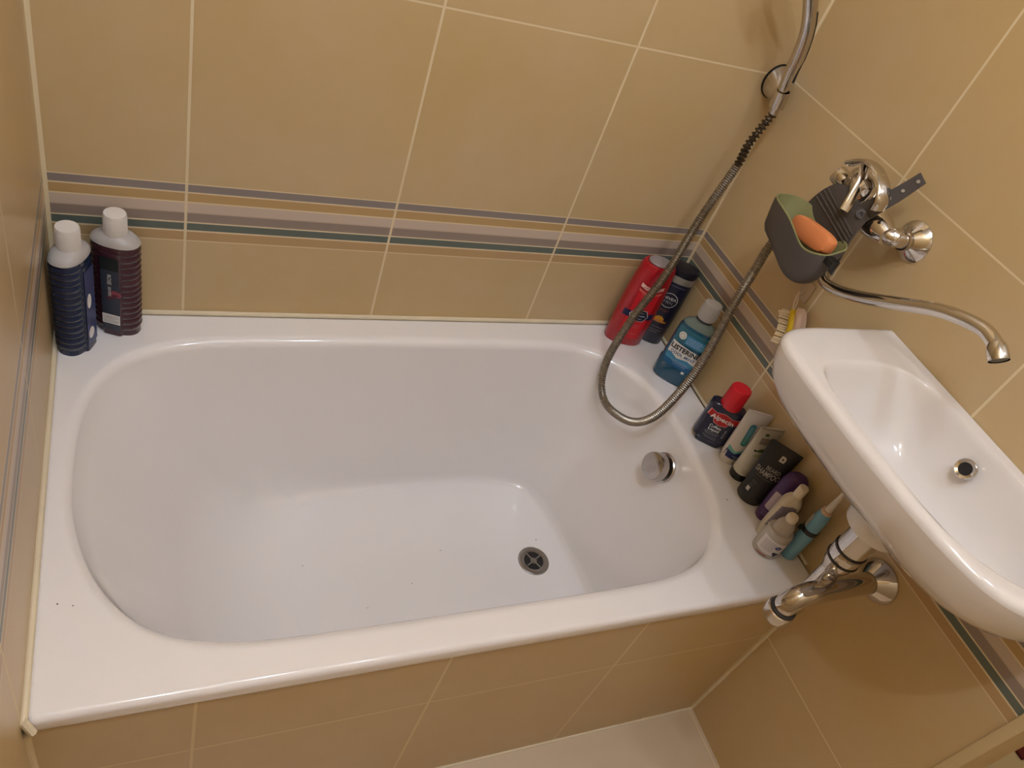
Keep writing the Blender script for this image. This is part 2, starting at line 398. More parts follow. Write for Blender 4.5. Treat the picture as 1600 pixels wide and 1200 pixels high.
under = [sring(.34, .772), sring(.44, .775), sring(.56, .784), sring(.70, .801), sring(.80, .818), sring(.895, .840), sring(.955, .862), sring(.985, .885), sring(.997, .902), sring(1.0, .913)]
rad = .012; topr = []
for k in range(0, 6):
    t = math.pi/2*k/5; q = inset(so, -rad*(1-math.cos(t))) if False else so
    d_ = rad*(1-math.cos(t)); s_ = 1-d_/.25
    topr.append(sring(s_, .913+rad*math.sin(t)))
topr.append(sring(1-.016/.25, .925))
loft(under+topr, True, False, bm)
CBx, CBy = 1.095, -.775
def iring(s, z): return [(CBx+(x-CBx)*s, CBy+(y-CBy)*s, z) for x, y in si]
inner = [iring(1.02, .925), iring(1.0, .9247), iring(.98, .922), iring(.955, .914), iring(.90, .892), iring(.83, .866), iring(.74, .842), iring(.60, .824), iring(.4, .815), iring(.2, .812)]
b2 = bmesh.new(); loft(inner, False, True, b2); me = bpy.data.meshes.new('t'); b2.to_mesh(me); b2.free(); bm.from_mesh(me); bpy.data.meshes.remove(me)
loops = [ed for ed in bm.edges if ed.is_boundary and all(abs(v.co.z-.925) < 1e-5 for v in ed.verts)]
bmesh.ops.triangle_fill(bm, use_beauty=True, edges=loops)
lathe([(.044, .790), (.046, .770), (.044, .756), (.036, .752)], 40, origin=(1.10, -.735, 0), bm=bm)
def basin(bm, name, m):
    for v in bm.verts: v.co -= Vector((L, -.735, .77))
    return link(name, bm, m, sink)
basin(bm, 'basin', CERAMIC)
oax = Vector((-.93, -.05, .42)).normalized(); OO = Vector((1.166, -.738, .890))
bm = lathe([(.0150, -.003), (.0150, .003), (.0135, .0045), (.0095, .003), (.0095, -.002)], 36, oax, OO, False, False); basin(bm, 'overflow_ring', CHROME)
bm = lathe([(.0095, .0005), (.0095, .001)], 24, oax, OO); basin(bm, 'overflow_hole', DARK)
bm = lathe([(.030, .001), (.029, .003), (.022, .002)], 32, origin=(1.095, -.775, .8115)); basin(bm, 'basin_drain', CHROME)

# bottle trap under the basin
trap = thing('drain_trap', 'chrome curved drain trap under the wash basin, entering the wall by a round flange', 'pipe', (L, -.765, .64))
def tr(bm, name, m):
    for v in bm.verts: v.co -= Vector((L, -.765, .64))
    return link(name, bm, m, trap)
TX, TY = 1.10, -.735
tr(lathe([(.0245, .7515), (.0245, .700)], 36, origin=(TX, TY, 0)), 'tailpiece', CHROME)
tr(lathe([(.0262, .7005), (.0262, .697)], 36, origin=(TX, TY, 0)), 'gasket', RUBBER)
tr(lathe([(.0248, .697), (.0255, .695), (.0255, .680), (.0248, .678)], 36, origin=(TX, TY, 0)), 'slip_nut', CHROME)
tr(lathe([(.0262, .678), (.0262, .6745)], 36, origin=(TX, TY, 0)), 'gasket', RUBBER)
tr(lathe([(.0245, .6745), (.0225, .662), (.0175, .648), (.0165, .646)], 36, origin=(TX, TY, 0)), 'reducer', CHROME)
path = catmull([(TX, TY, .648), (TX, TY, .59), (TX-.004, TY-.002, .565), (TX-.018, TY-.007, .542), (TX-.048, TY-.015, .540), (TX-.068, TY-.021, .556), (TX-.072, TY-.022, .580)], 8)
tr(tube(path, .0158, 24), 'u_bend', CHROME)
NX, NY = TX-.072, TY-.022
tr(lathe([(.0215, .558), (.0235, .562), (.0235, .578), (.0215, .580)], 10, origin=(NX, NY, 0)), 'slip_nut', CHROME)
tr(lathe([(.0212, .580), (.0212, .5835)], 30, origin=(NX, NY, 0)), 'gasket', RUBBER)
path = catmull([(NX, NY, .582), (NX+.001, NY, .594), (NX+.012, NY, .610), (NX+.034, NY, .618), (NX+.06, NY, .619), (NX+.11, NY, .619), (L-.001, NY, .619)], 8)
tr(tube(path, .0178, 28), 'outlet_arm', CHROME)
tr(lathe([(.0180, .024), (.0200, .022), (.0300, .012), (.037, .004), (.0385, .001), (.0385, 0)], 40, (-1, 0, 0), (L-.0005, NY, .619), False, False), 'wall_flange', CHROME)

# ---------------------------------------------------------------- faucet
FX, FZ = 1.158, 1.048
fau = thing('bath_mixer_tap', 'chrome wall-mounted mixer tap with a long swivel spout reaching over the basin', 'tap', (L, -.34, FZ))
def fa(bm, name, m, parent=None):
    for v in bm.verts: v.co -= Vector((L, -.34, FZ))
    return link(name, bm, m, parent or fau)
fa(lathe([(.015, -.070), (.0185, -.062), (.0225, -.050), (.0235, -.035), (.0225, .0), (.0235, .035), (.0225, .050), (.017, .056)], 36, (0, 1, 0), (FX, -.340, FZ)), 'tap_body', CHROME)
for yy in (-.418, -.268):
    fa(lathe([(.013, 0), (.0155, .003), (.0155, .012), (.013, .014)], 32, (-.6, .8 if yy < -.34 else -.8, 0), (L-.034, yy, FZ)), 'union_nut', CHROME)
    fa(tube(catmull([(L-.012, yy, FZ), (L-.026, yy, FZ), (L-.042, yy+(.004 if yy < -.34 else -.004), FZ), (FX, yy+(.020 if yy < -.34 else -.020), FZ)], 6), .0125, 24), 'inlet', CHROME)
    fa(lathe([(.0125, .027), (.0155, .0265), (.0155, .018), (.0145, .017), (.022, .011), (.030, .004), (.0325, .001), (.0325, 0)], 44, (-1, 0, 0), (L-.0005, yy, FZ), True, False), 'wall_flange', CHROME)
# cartridge dome and lever
cax = Vector((-.45, -.0, .9)).normalized()
fa(lathe([(.022, .0), (.0240, .012), (.0240, .030), (.021, .042), (.012, .047)], 36, cax, (FX-.004, -.335, FZ+.012)), 'cartridge_housing', CHROME)
lv = bmesh.new()
arc = catmull([(1.135, -.290, 1.098), (1.134, -.305, 1.110), (1.130, -.325, 1.120), (1.126, -.350, 1.121), (1.124, -.374, 1.112), (1.122, -.390, 1.096), (1.124, -.392, 1.080)], 8)
tube(arc, .0125, 20, flat=.38, bm=lv)
tube(catmull([(1.134, -.318, 1.112), (1.124, -.336, 1.096), (1.112, -.350, 1.068), (1.106, -.356, 1.052)], 6), .0085, 16, flat=.35, bm=lv)
fa(lv, 'lever', CHROME)
fa(lathe([(.013, 0), (.0155, .003), (.0155, .018), (.013, .022), (.008, .023)], 30, (-.35, .85, .25), (FX-.010, -.292, FZ+.018)), 'diverter_knob', CHROME)
sp = catmull([(FX, -.335, FZ-.018), (FX, -.337, FZ-.050), (FX-.006, -.347, .955), (1.140, -.372, .934), (1.134, -.405, .940), (1.128, -.455, .9645), (1.122, -.516, 1.003), (1.116, -.572, 1.0395), (1.112, -.609, 1.0575), (1.110, -.645, 1.069), (1.107, -.668, 1.069), (1.105, -.684, 1.064)], 8)
fa(tube(sp, lambda i, s: .0085+.0015*min(1, s/.3), 24), 'spout', CHROME)
aax = Vector((-.12, -.82, -.50)).normalized()
fa(lathe([(.010, -.010), (.0125, -.004), (.0130, .008), (.0125, .013)], 32, aax, (1.1045, -.682, 1.0645), True, False), 'aerator', CHROME)
fa(lathe([(.0105, .0115), (.0105, .012)], 24, aax, (1.1045, -.682, 1.0645)), 'aerator_face', mat('aerator_face', (60, 66, 80), .3, .5, noise=.2, nscale=400))  # dark blue-grey disc closing the aerator end

# shower hose
hp = [(1.160, -.057, 1.060), (1.1415, -.060, 1.000), (1.1415, -.060, .950), (1.124, -.060, .836), (1.080, -.097, .720), (1.042, -.111, .610), (1.020, -.128, .517), (1.016, -.155, .462), (1.020, -.199, .444), (1.030, -.267, .472),
      (1.040, -.305, .526), (1.055, -.315, .604), (1.070, -.309, .691), (1.090, -.282, .809), (1.118, -.256, .862), (1.138, -.239, .908), (1.150, -.255, .965), (1.156, -.284, 1.024)]
dense = catmull(hp, 40)
hose = thing('shower_hose', 'chrome corrugated shower hose looping down into the tub in front of the bottles', 'hose')
HM = mat('hose_steel', (160, 152, 140), .36, 1, noise=.1, nscale=90)
def corr(i, s): return .0079+.0010*math.sin(2*math.pi*s/.0045)
h2 = resample(dense, .00075); 
ncut = int(.112/.00075)
link('hose_sleeve', tube(h2[ncut-3:], corr, 14), HM, hose)
def spring(i, s): return .0066+.0019*max(-1, min(1, 2.2*math.sin(2*math.pi*s/.0085)))
link('stretched_coil', tube(h2[:ncut], spring, 14), mat('dark_coil', (92, 82, 70), .35, .9, noise=.3, nscale=120), hose)

# shower holder and hand shower
hold = thing('shower_holder', 'round chrome shower holder fixed to the back wall near the corner', 'shower holder', (1.184, 0, 1.097))
link('holder_base', lathe([(.0310, 0), (.0310, .003), (.0295, .010), (.024, .026), (.0165, .040), (.012, .047)], 44, (-.36, -1, -.16), (0, -.001, 0)), CHROME, hold)
link('base_shadow_rim', lathe([(.0325, 0), (.0325, .0028)], 44, (0, -1, 0), (0, -.0002, 0)), DARK, hold)  # black disc paints the shadow rim around the holder base
hd_ax = Vector((-.18, -.06, .98)).normalized()
clip = lathe([(.0112, 0), (.0138, .0), (.0142, .030), (.0115, .030)], 28, hd_ax, (-.0265, -.0585, -.022), False, False)
link('clip', clip, CHROME, hold)
sh = thing('hand_shower', 'chrome hand shower with a dark head, standing in its holder in the corner', 'hand shower', (1.159, -.062, 1.06))
hpnts = catmull([(1.160, -.057, 1.062), (1.155, -.059, 1.085), (1.1495, -.060, 1.112), (1.144, -.061, 1.145), (1.1405, -.063, 1.170), (1.127, -.066, 1.211), (1.104, -.070, 1.247), (1.070, -.078, 1.288), (1.048, -.088, 1.312)], 8)
def loc(bm, o):
    for v in bm.verts: v.co -= o.location
    return bm
link('handle', loc(tube(hpnts, lambda i, s: .0088+.0032*min(1, max(0, (s-.03)/.07)), 24), sh), CHROME, sh)
fx = Vector((-.60, -.45, -.66)).normalized()
hc = (1.038, -.100, 1.303)
link('head', loc(lathe([(.012, -.026), (.026, -.022), (.038, -.010), (.041, .0), (.039, .004)], 40, fx, hc), sh), CHROME, sh)
link('spray_face', loc(lathe([(.0375, .0045), (.034, .008), (.010, .010)], 40, fx, hc), sh), mat('dark_green_rubber', (46, 52, 42), .5, noise=.1), sh)
bm = tube([hpnts[k]+Vector((.0062, -.0085, .004)) for k in range(18, 50, 4)], .0022, 8)
link('grip_seam', loc(bm, sh), DARK, sh)

# ---------------------------------------------------------------- soap caddy hanging on the tap
cad = thing('soap_caddy', 'dark grey silicone soap caddy with olive lining strapped around the tap', 'soap holder', (1.085, -.33, 1.01))
def rimz(a, b):   # a along -y 0..1, b = -1 front .. 1 back
    z = .004*b
    if b < .2:
        f = min(1, (.2-b)/.6); z += f*(-.001-.015*math.exp(-((a-.80)/.22)**2)+.006*math.exp(-((a-.25)/.3)**2))
    return z
def cupring(k, dd, lift=0):
    out = []; hw = (.078-dd)*(1-.16*k**1.6); hd = (.038-dd)*(1-.22*k)
    for i in range(64):
        t = 2*math.pi*i/64; c, s = math.cos(t), math.sin(t)
        a = math.copysign(abs(c)**(2/2.7), c); b = math.copysign(abs(s)**(2/2.7), s)
        y = -hw*a-.006*k; x = hd*b-.010*k
        z = rimz((a+1)/2, b)*(1-k)-.066*k+lift + (-.010*k*math.sin(a*2.2) if k > .3 else 0)
        out.append((x, y, z))
    return out
GREY = mat('grey_silicone', (78, 72, 70), .55, noise=.04, nscale=20); OLIVE = mat('olive_silicone', (138, 136, 92), .5, noise=.08, nscale=25)
bm = loft([cupring(0, 0), cupring(.06, -.0006), cupring(.25, 0), cupring(.5, 0), cupring(.75, 0), cupring(.9, .004), cupring(1.0, .012)], False, True)
link('cup', bm, GREY, cad)
bm = loft([cupring(0, 0, .0006), cupring(0, .0005, .0022), cupring(0, .0022, .0022), cupring(.05, .0028), cupring(.3, .003), cupring(.6, .003), cupring(.85, .004), cupring(.93, .012)], False, True)
link('lining', bm, OLIVE, cad)
def ribbon(A, B, th, segs=8, ribs=None):
    A = catmull(A, segs); B = catmull(B, segs); n = len(A); rings = []
    for i in range(n):
        a, b = A[i], B[i]; t = ((A[min(i+1, n-1)]+B[min(i+1, n-1)])-(A[max(i-1, 0)]+B[max(i-1, 0)])).normalized(); nr = t.cross(b-a).normalized()
        rg = []; K = 24
        for k in range(K+1): 
            f = k/K; h = th/2+(ribs(f, i/n) if ribs else 0); rg.append(tuple(a+(b-a)*f+nr*h))
        for k in range(K, -1, -1): f = k/K; rg.append(tuple(a+(b-a)*f-nr*th/2))
        rings.append(rg)
    return loft(rings, True, True)
def rb_(f, t): return .0016*(1 if (.30 < f < .62 and math.sin((f-.30)*2*math.pi/.08) > 0) else 0)
A = [(1.118, -.268, .975), (1.119, -.274, 1.010), (1.121, -.284, 1.042), (1.124, -.300, 1.066), (1.130, -.322, 1.074)]
B = [(1.118, -.398, .960), (1.117, -.394, .990), (1.117, -.390, 1.020), (1.120, -.388, 1.042), (1.126, -.386, 1.062)]
bm = ribbon(A, B, .003, 8, None)
# rounded ribs running along the band
link('strap_band', loc(bm, cad), GREY, cad)
ca, cb = catmull(A, 8), catmull(B, 8)
for k in (13, 15, 17, 19):
    P = [ca[k]+(cb[k]-ca[k])*f+Vector((-.0020, -.0004, .0010)) for f in (.03, .3, .6, .97)]
    link('rib', loc(tube(catmull(P, 6), .0015, 8), cad), GREY, cad)
bm = ribbon([(1.124, -.352, 1.058), (1.130, -.366, 1.083), (1.142, -.380, 1.112), (1.154, -.393, 1.148)], [(1.128, -.380, 1.045), (1.136, -.388, 1.070), (1.148, -.398, 1.102), (1.159, -.408, 1.140)], .003)
link('strap_tail', loc(bm, cad), GREY, cad)
for t_, p in enumerate([(1.133, -.378, 1.079), (1.141, -.385, 1.097), (1.148, -.392, 1.115), (1.155, -.399, 1.136)]):
    link('strap_hole', loc(lathe([(.0026, 0), (.0026, .0035)], 14, (-.75, -.35, .35), p), cad), mat('light_hole', (150, 140, 128), .6), cad)
link('strap_stud', loc(lathe([(.008, 0), (.0075, .0035), (.0035, .004), (.003, .001)], 22, (-.7, -.5, .5), (1.124, -.372, 1.058)), cad), GREY, cad)
link('clasp', loc(box(1.068, 1.084, -.424, -.406, .990, 1.003, bev=.002), cad), BLACKPL, cad)
sb = bmesh.new(); sb = body([(-.0125, .041, .0125), (-.0110, .0445, .0158), (-.005, .0465, .0175), (.005, .0465, .0175), (.0110, .0445, .0158), (.0125, .041, .0125)], 3.8, 48)
for v in sb.verts:
    v.co = Vector((v.co.x, v.co.y, v.co.z))
soap = link('soap_bar', sb, mat('orange_soap', (224, 140, 88), .45, noise=.06, nscale=30, sub=.15))
# long axis along -Y with its far end raised, standing on its long edge
soap.rotation_euler = Matrix(((-.06, -.20, .978), (-.985, -.15, -.09), (.16, -.968, -.188))).to_euler()
soap.location = (1.087, -.346, .999)
tag(soap, 'orange soap bar standing on edge inside the dark grey caddy', 'soap')

# ---------------------------------------------------------------- nail brush on wall hook
hk = thing('wall_hook', 'small clear adhesive hook on the tiled wall behind the tap', 'hook', (L, -.305, .858))
CLEAR = mat('clear_plastic', (220, 196, 168), .15, trans=.2, noise=.02)
link('hook_pad', box(-.003, 0, -.014, .014, -.020, .018, bev=.0014), CLEAR, hk)
link('hook_arm', tube(catmull([(-.002, 0, -.004), (-.010, 0, -.010), (-.016, 0, -.008), (-.017, 0, .002)], 6), .0022, 10), CLEAR, hk)
nb_ = thing('nail_brush', 'nail brush with yellow base and pale bristles hanging on the wall by a cord', 'brush', (1.186, -.318, .852))
CORD = mat('pale_cord', (216, 190, 158), .7, noise=.1)
link('cord', tube(catmull([(.006, .013, .004), (.000, .006, -.006), (-.002, .000, -.018), (.001, -.004, -.026), (.004, .002, -.012), (.006, .013, .004)], 8), .0015, 8), CORD, nb_)
u = Vector((0, -.40, -.915)).normalized()      # long axis of brush, hanging tilted
side = Vector((-.25, .90, -.36)); side = (side-u*side.dot(u)).normalized(); nn = u.cross(side)
def bp(a, s, n): return Vector((0, -.002, -.022))+u*a+side*s+nn*n
def slab(a0, a1, s0, s1, wd, bow):
    rings = []
    for i in range(17):
        f = i/16; a = a0+(a1-a0)*f; env = math.sqrt(max(.02, 1-(2*f-1)**4)); c = bow*(1-(2*f-1)**2)
        rings.append([tuple(bp(a, ss-c, n_*env)) for ss, n_ in ((s0, -wd*.7), (s0, wd*.7), ((s0+s1)/2, wd), (s1, wd*.8), (s1, -wd*.8), ((s0+s1)/2, -wd))])
    return loft(rings)
link('brush_back', slab(-.002, .084, -.022, -.009, .013, .006), mat('pale_pink_plastic', (214, 182, 156), .3, noise=.05), nb_)
link('bristle_base', slab(.004, .078, -.009, .002, .014, .006), mat('yellow_plastic', (220, 184, 30), .4, noise=.04), nb_)
bm = bmesh.new()
for i in range(13):
    for j in range(3):
        f = i/12; a = .012+.058*f; c = -.006*(1-(2*f-1)**2); n_ = (j-1)*.0075
        p0, p1 = bp(a, .001+c, n_), bp(a+random.uniform(-.002, .002), .021+c, n_*1.2); tube([p0, (p0+p1)/2, p1], lambda k, s: .0014+.0005*k, 7, bm=bm)
link('bristles', bm, mat('pale_bristle', (232, 212, 176), .7, noise=.1), nb_)

# ---------------------------------------------------------------- bottles on the rim
INKW = mat('white_print', (232, 230, 226), .5); INKK = mat('black_print', (20, 20, 22), .5)
def fluid_bottle(name, label, loc, deg, liquid, panel):
    t = thing(name, label, 'bottle', loc, math.radians(deg), 'bath foam bottles by the left wall')
    # ribbed body with a smooth label panel standing proud down the front
    zs = []; z = 0
    rows = []
    for i in range(0, 99):
        z = .003+.175*i/98
        rib = .0022*abs(math.sin(math.pi*(z-.012)/.0115)) if .012 < z < .1730 else 0
        rows.append((z, rib))
    rings = [sel(.0345, .0220, 2.4, 0, 72)]
    for z, rib in rows:
        ring = []
        for (x, y, _) in sel(.0365, .0245, 2.4, z, 72):
            f = 1 if abs(x) < .0150 else 0
            k = 1+(0 if f else (rib-.0022)/.03)
            ring.append((x*k, y*k, z))
        rings.append(ring)
    link('body', loft(rings), liquid, t)
    tab = [(.178, .0363, .0243), (.182, .0345, .0235), (.1865, .0290, .0215), (.190, .0220, .0185), (.1925, .0165, .0155), (.198, .0145, .0145)]
    link('shoulder', body(tab, 2.3), mat('cloudy_plastic', (196, 190, 186), .35, trans=.15, noise=.05), t)
    link('panel', loft([sel(.0160, .0262, 7, z, 40) for z in (.001, .004, .160, .168)]), liquid, t)
    link('cap', lathe([(.0162, .190), (.0168, .192), (.0166, .224), (.0155, .2265), (.008, .227)], 44), WHITEPL, t)
    bm = bmesh.new()
    for k in range(44):
        a = 2*math.pi*k/44; tube([(.0167*math.cos(a), .0167*math.sin(a), .194), (.0165*math.cos(a), .0165*math.sin(a), .221)], .0005, 4, bm=bm)
    link('cap_ridges', bm, WHITEPL, t)
    sf = lambda u, z, off: (u, -.0262-off, z)
    panel(t, sf)
    return t
def purple_panel(t, sf):
    shape(rect(-.0138, .0138, .012, .160), sf, mat('night_label', (52, 58, 72), .3, noise=.55, nscale=55), t)
    shape(rect(-.0138, .0138, .136, .160), sf, mat('dark_leaf', (26, 34, 36), .4, noise=.6, nscale=120), t, off=.0007, label='dark leaf print')
    shape(oval(.008, .090, .009, .007), sf, mat('rose_print', (150, 70, 84), .5, noise=.5, nscale=180), t, 'flower_print', .0007)
    shape(oval(.003, .084, .010, .004, rot=.5), sf, mat('rose_dark', (90, 44, 60), .5, noise=.5, nscale=180), t, 'flower_print', .0008)
    shape(rect(-.0138, .0138, .026, .046), sf, INKW, t, off=.0008, label='white text panel')
    text('ROSE', -.001, .118, .0085, sf, INKW, t, .0010, -math.pi/2)
    text('SENSES', -.001, .094, .0062, sf, INKW, t, .0010, -math.pi/2)
    lines([(-.012, .011, .042), (-.012, .012, .039), (-.012, .006, .036), (-.012, .012, .0325), (-.012, .010, .0295)], sf, mat('grey_print', (110, 96, 96), .5), t, .0011)
    lines([(-.010, .010, .0215)], sf, mat('grey_print', (110, 96, 96), .5), t, .0009)
def blue_panel(t, sf):
    shape(rect(-.0138, .0138, .012, .160), sf, mat('blue_label', (52, 62, 108), .3, noise=.35, nscale=45), t)
    shape(oval(-.004, .100, .006, .014), sf, INKW, t, 'label_print', .0008); shape(oval(-.003, .035, .008, .011), sf, INKW, t, 'label_print', .0008)
fluid_bottle('bath_foam_bottle', 'dark blue bath foam bottle with white cap standing in the left corner', (.0325, -.078, ZR), 66, mat('blue_liquid', (19, 33, 62), .22, coat=.3, noise=.15, nscale=14), blue_panel)
fluid_bottle('bath_foam_bottle', 'dark purple bath foam bottle with white cap and floral label', (.0935, -.036, ZR), -22, mat('plum_liquid', (66, 36, 46), .22, coat=.3, noise=.12, nscale=14), purple_panel)

# red shower gel
t = thing('shower_gel_bottle', 'tall red shower gel bottle with a dark blue crest and grey cap disc', 'bottle', (1.096, -.050, ZR), math.radians(-19))
tab = [(0, .040, .0225), (.004, .0425, .0245), (.06, .0435, .0260), (.12, .0430, .0265), (.165, .0405, .0262), (.195, .0375, .0260), (.205, .0355, .0250), (.209, .0320, .0228)]
link('body', body(tab, 2.3), mat('red_plastic', (172, 20, 34), .3, coat=.3, noise=.04), t); s = surf_of(tab, 2.3)
link('cap', body([(.2085, .0265, .0205), (.2110, .0265, .0205), (.2125, .0255, .0195), (.2128, .012, .009)]), mat('grey_disc', (168, 160, 162), .35, .3, noise=.04), t)
link('cap_rim', body([(.2084, .0285, .0222), (.2098, .0282, .0220)]), mat('deep_red', (110, 14, 26), .35), t)
shape([(-.024, .022), (.024, .022), (.023, .150), (-.023, .150)], s, mat('bright_red', (214, 30, 44), .35, noise=.12, nscale=40), t, off=.0004)
bn = [(-.025, .158), (-.013, .153), (0, .151), (.013, .153), (.025, .158), (.025, .167), (.013, .162), (0, .160), (-.013, .162), (-.025, .167)]
shape(bn, s, mat('pink_banner', (236, 190, 180), .5), t, 'banner', .0008); lines([(-.020, .020, .1575)], s, mat('red_ink', (150, 30, 40), .5), t, .0012, .0012)
shape([(p[0], p[1]-.0105) for p in bn[:5]]+[(p[0], p[1]-.0140) for p in bn[5:]], s, mat('salmon_line', (220, 110, 100), .5), t, 'banner', .0008)
shape([(-.034, .078), (.034, .078), (.034, .094), (-.034, .094)], s, mat('navy_print', (26, 30, 74), .4), t, 'crest_wing', .0007)
hx = lambda r, k=.9: [(r*math.cos(math.radians(a))*1.0, .087+r*k*math.sin(math.radians(a))) for a in (0, 50, 130, 180, 230, 310)]
shape(hx(.0215), s, INKW, t, 'crest_outline', .0010); shape(hx(.0198), s, mat('navy_dark', (16, 20, 48), .4), t, 'crest', .0014)
lines([(-.009, .009, .095), (-.014, .014, .088), (-.014, .014, .0865), (-.009, .009, .079)], s, mat('pale_blue_print', (170, 186, 214), .5), t, .0018, .0016)
lines([(-.016, -.004, .140), (-.015, .012, .134)], s, mat('salmon_line', (220, 110, 100), .5), t, .0008, .0012)
lines([(-.014, .014, .060), (-.010, .010, .054), (-.004, .014, .036)], s, mat('salmon_line', (220, 110, 100), .5), t, .0008, .0012)

# navy shower gel in the corner
t = thing('shower_gel_bottle', 'navy shower gel bottle with black lid standing in the corner behind the red one', 'bottle', (1.168, -.045, ZR), math.radians(-36))
tab = [(0, .0285, .0195), (.003, .0305, .0215), (.06, .0320, .0225), (.12, .0325, .0225), (.160, .0320, .0220), (.166, .0315, .0215)]
NAVY = mat('navy_plastic', (26, 27, 48), .3, coat=.3, noise=.05)
link('body', body(tab, 2.4), NAVY, t); s = surf_of(tab, 2.4)
link('collar', body([(.166, .0318, .0218), (.168, .0322, .0222), (.181, .0322, .0222), (.182, .0318, .0218)], 2.4), mat('silver_band', (168, 166, 158), .35, .6, noise=.05), t)
link('lid', body([(.182, .0316, .0216), (.184, .0324, .0224), (.194, .0324, .0224), (.1985, .0300, .0205), (.2000, .020, .014)], 2.4), mat('black_lid', (20, 20, 32), .3), t)
annulus(.000, .122, .0185, .0013, s, INKW, t)
text('NIVEA', 0, .1265, .0098, s, INKW, t, bold=.01, width=.029); text('MEN', 0, .1165, .0098, s, mat('grey_letters', (160, 160, 164), .5), t, width=.020)
text('SPORT', 0, .094, .0078, s, mat('rust_letters', (140, 78, 56), .5), t, width=.024)
shape(oval(.000, .070, .0100, .0085), s, mat('orange_print', (214, 150, 40), .4, noise=.3, nscale=90), t, 'fruit_print', .0007)
shape(oval(.000, .0650, .0190, .0034), s, mat('orange_ring', (196, 122, 50), .4, noise=.2, nscale=90), t, 'fruit_print', .0010)
shape(rect(-.019, .019, .1575, .160), s, mat('violet_stripe', (88, 84, 112), .4), t, 'top_stripe', .0006)  # lighter violet stripe across the top of the navy body
lines([(-.020, .020, .048), (-.020, .018, .040), (-.018, .010, .034)], s, mat('grey_letters', (160, 160, 164), .5), t, .0007, .0008)

# mouthwash
t = thing('mouthwash_bottle', 'blue mouthwash bottle with clear ribbed cap, standing in front of the hose', 'bottle', (1.160, -.176, ZR), math.radians(-47))
LIQ = mat('blue_mouthwash', (22, 96, 132), .08, coat=.6, trans=.35, noise=.06, nscale=12)
tab = [(0, .0330, .0165), (.003, .0365, .0195), (.020, .0385, .0215), (.043, .0385, .0215), (.046, .0372, .0205), (.052, .0365, .0200), (.090, .0362, .0200), (.112, .0362, .0200), (.126, .0355, .0195), (.136, .0325, .0185)]
link('body', body(tab, 2.8), LIQ, t); s = surf_of(tab, 2.8)
link('shoulder', body([(.1362, .0325, .0185), (.142, .0285, .0175), (.148, .0205, .0150), (.152, .0150, .0140), (.160, .0140, .0140)], 2.5), mat('clear_shoulder', (170, 190, 186), .08, trans=.6), t)
link('collar', lathe([(.0158, .154), (.0158, .1585)], 30), mat('collar_ring', (60, 64, 66), .4), t)
cap = link('cap', lathe([(.0160, .159), (.0168, .161), (.0170, .166), (.0168, .191), (.0160, .1945), (.0140, .1955), (.0135, .1938), (.006, .1938)], 44), mat('frosted_cap', (206, 200, 196), .3, trans=.25, noise=.05), t)
bm = bmesh.new()
for k in range(36):
    a = 2*math.pi*k/36; tube([(.0170*math.cos(a), .0170*math.sin(a), .163), (.0168*math.cos(a), .0168*math.sin(a), .189)], .0006, 4, bm=bm)
link('cap_ridges', bm, mat('frosted_cap', (206, 200, 196), .3), t)
for zz in (.171, .177, .183): pass
shape([(-.030, .050), (.030, .050), (.030, .089), (-.030, .095)], s, INKW, t, off=.0005, label='white label panel')
shape([(-.030, .050), (.030, .050), (.030, .060), (.012, .066), (-.008, .061), (-.022, .068), (-.030, .066)], s, mat('splash_blue', (64, 138, 178), .4, noise=.35, nscale=70), t, 'label_print', .0008)
shape(rect(-.030, .030, .042, .053), s, mat('label_blue', (24, 92, 140), .4, noise=.2, nscale=60), t, 'label_print', .0009)
shape(rect(-.031, .031, .096, .130, .004), s, mat('label_teal', (40, 104, 124), .3, noise=.1, nscale=40), t, 'label_print', .0005)
shape([(-.010, .100), (.031, .098), (.031, .118), (-.010, .120)], s, mat('banner_blue', (62, 140, 186), .4, noise=.15, nscale=60), t, 'label_print', .0008)
lines([(-.007, .022, .115), (-.007, .024, .111), (-.007, .020, .107), (-.007, .024, .103)], s, mat('pale_blue_print', (170, 186, 214), .5), t, .0011, .0012)
shape(oval(-.0185, .113, .0072, .0085), s, INKW, t, 'seal_print', .0009); annulus(-.0185, .113, .0048, .0008, s, mat('grey_print', (110, 96, 96), .5), t, off=.0012)
text('LISTERINE', 0, .0835, .0150, s, INKK, t, .0012, width=.058, bold=.035)
t.scale = (1.12, 1.0, 1.07)
text('COOL MINT', 0, .0715, .0090, s, mat('blue_letters', (22, 78, 128), .5), t, .0012, width=.050, bold=.015)
lines([(-.018, .018, .056), (-.014, .020, .0525), (-.010, .016, .049)], s, mat('pale_blue_print', (170, 186, 214), .5), t, .0012, .0010)
shape(rect(.013, .019, .035, .041, .001), s, INKW, t, 'label_print', .0012)

# dark hair tonic with red cap
t = thing('hair_tonic_bottle', 'navy hair tonic bottle with big red cap and red crest label', 'bottle', (1.158, -.352, ZR), math.radians(-40))
tab = [(0, .0225, .0150), (.002, .0245, .0170), (.012, .0265, .0180), (.0130, .0320, .0160), (.018, .0330, .0158), (.060, .0330, .0158), (.086, .0330, .0158), (.0935, .0322, .0150), (.0965, .0290, .0140), (.0985, .0170, .0130)]
TN = mat('tonic_navy', (22, 24, 52), .25, coat=.4, noise=.05)
link('body', body(tab, 5), TN, t); s = surf_of(tab, 5)
link('cap', lathe([(.0188, .0955), (.0196, .098), (.0186, .140), (.0172, .1425), (.008, .143)], 44), mat('red_cap', (206, 30, 44), .35, noise=.03), t)
link('side_slab', loft([sel(.0334, .0125, 5, z, 40) for z in (.016, .020, .058, .062)]), mat('tonic_blue', (22, 26, 92), .25, noise=.05), t)  # bluer slab slightly proud of the body sides
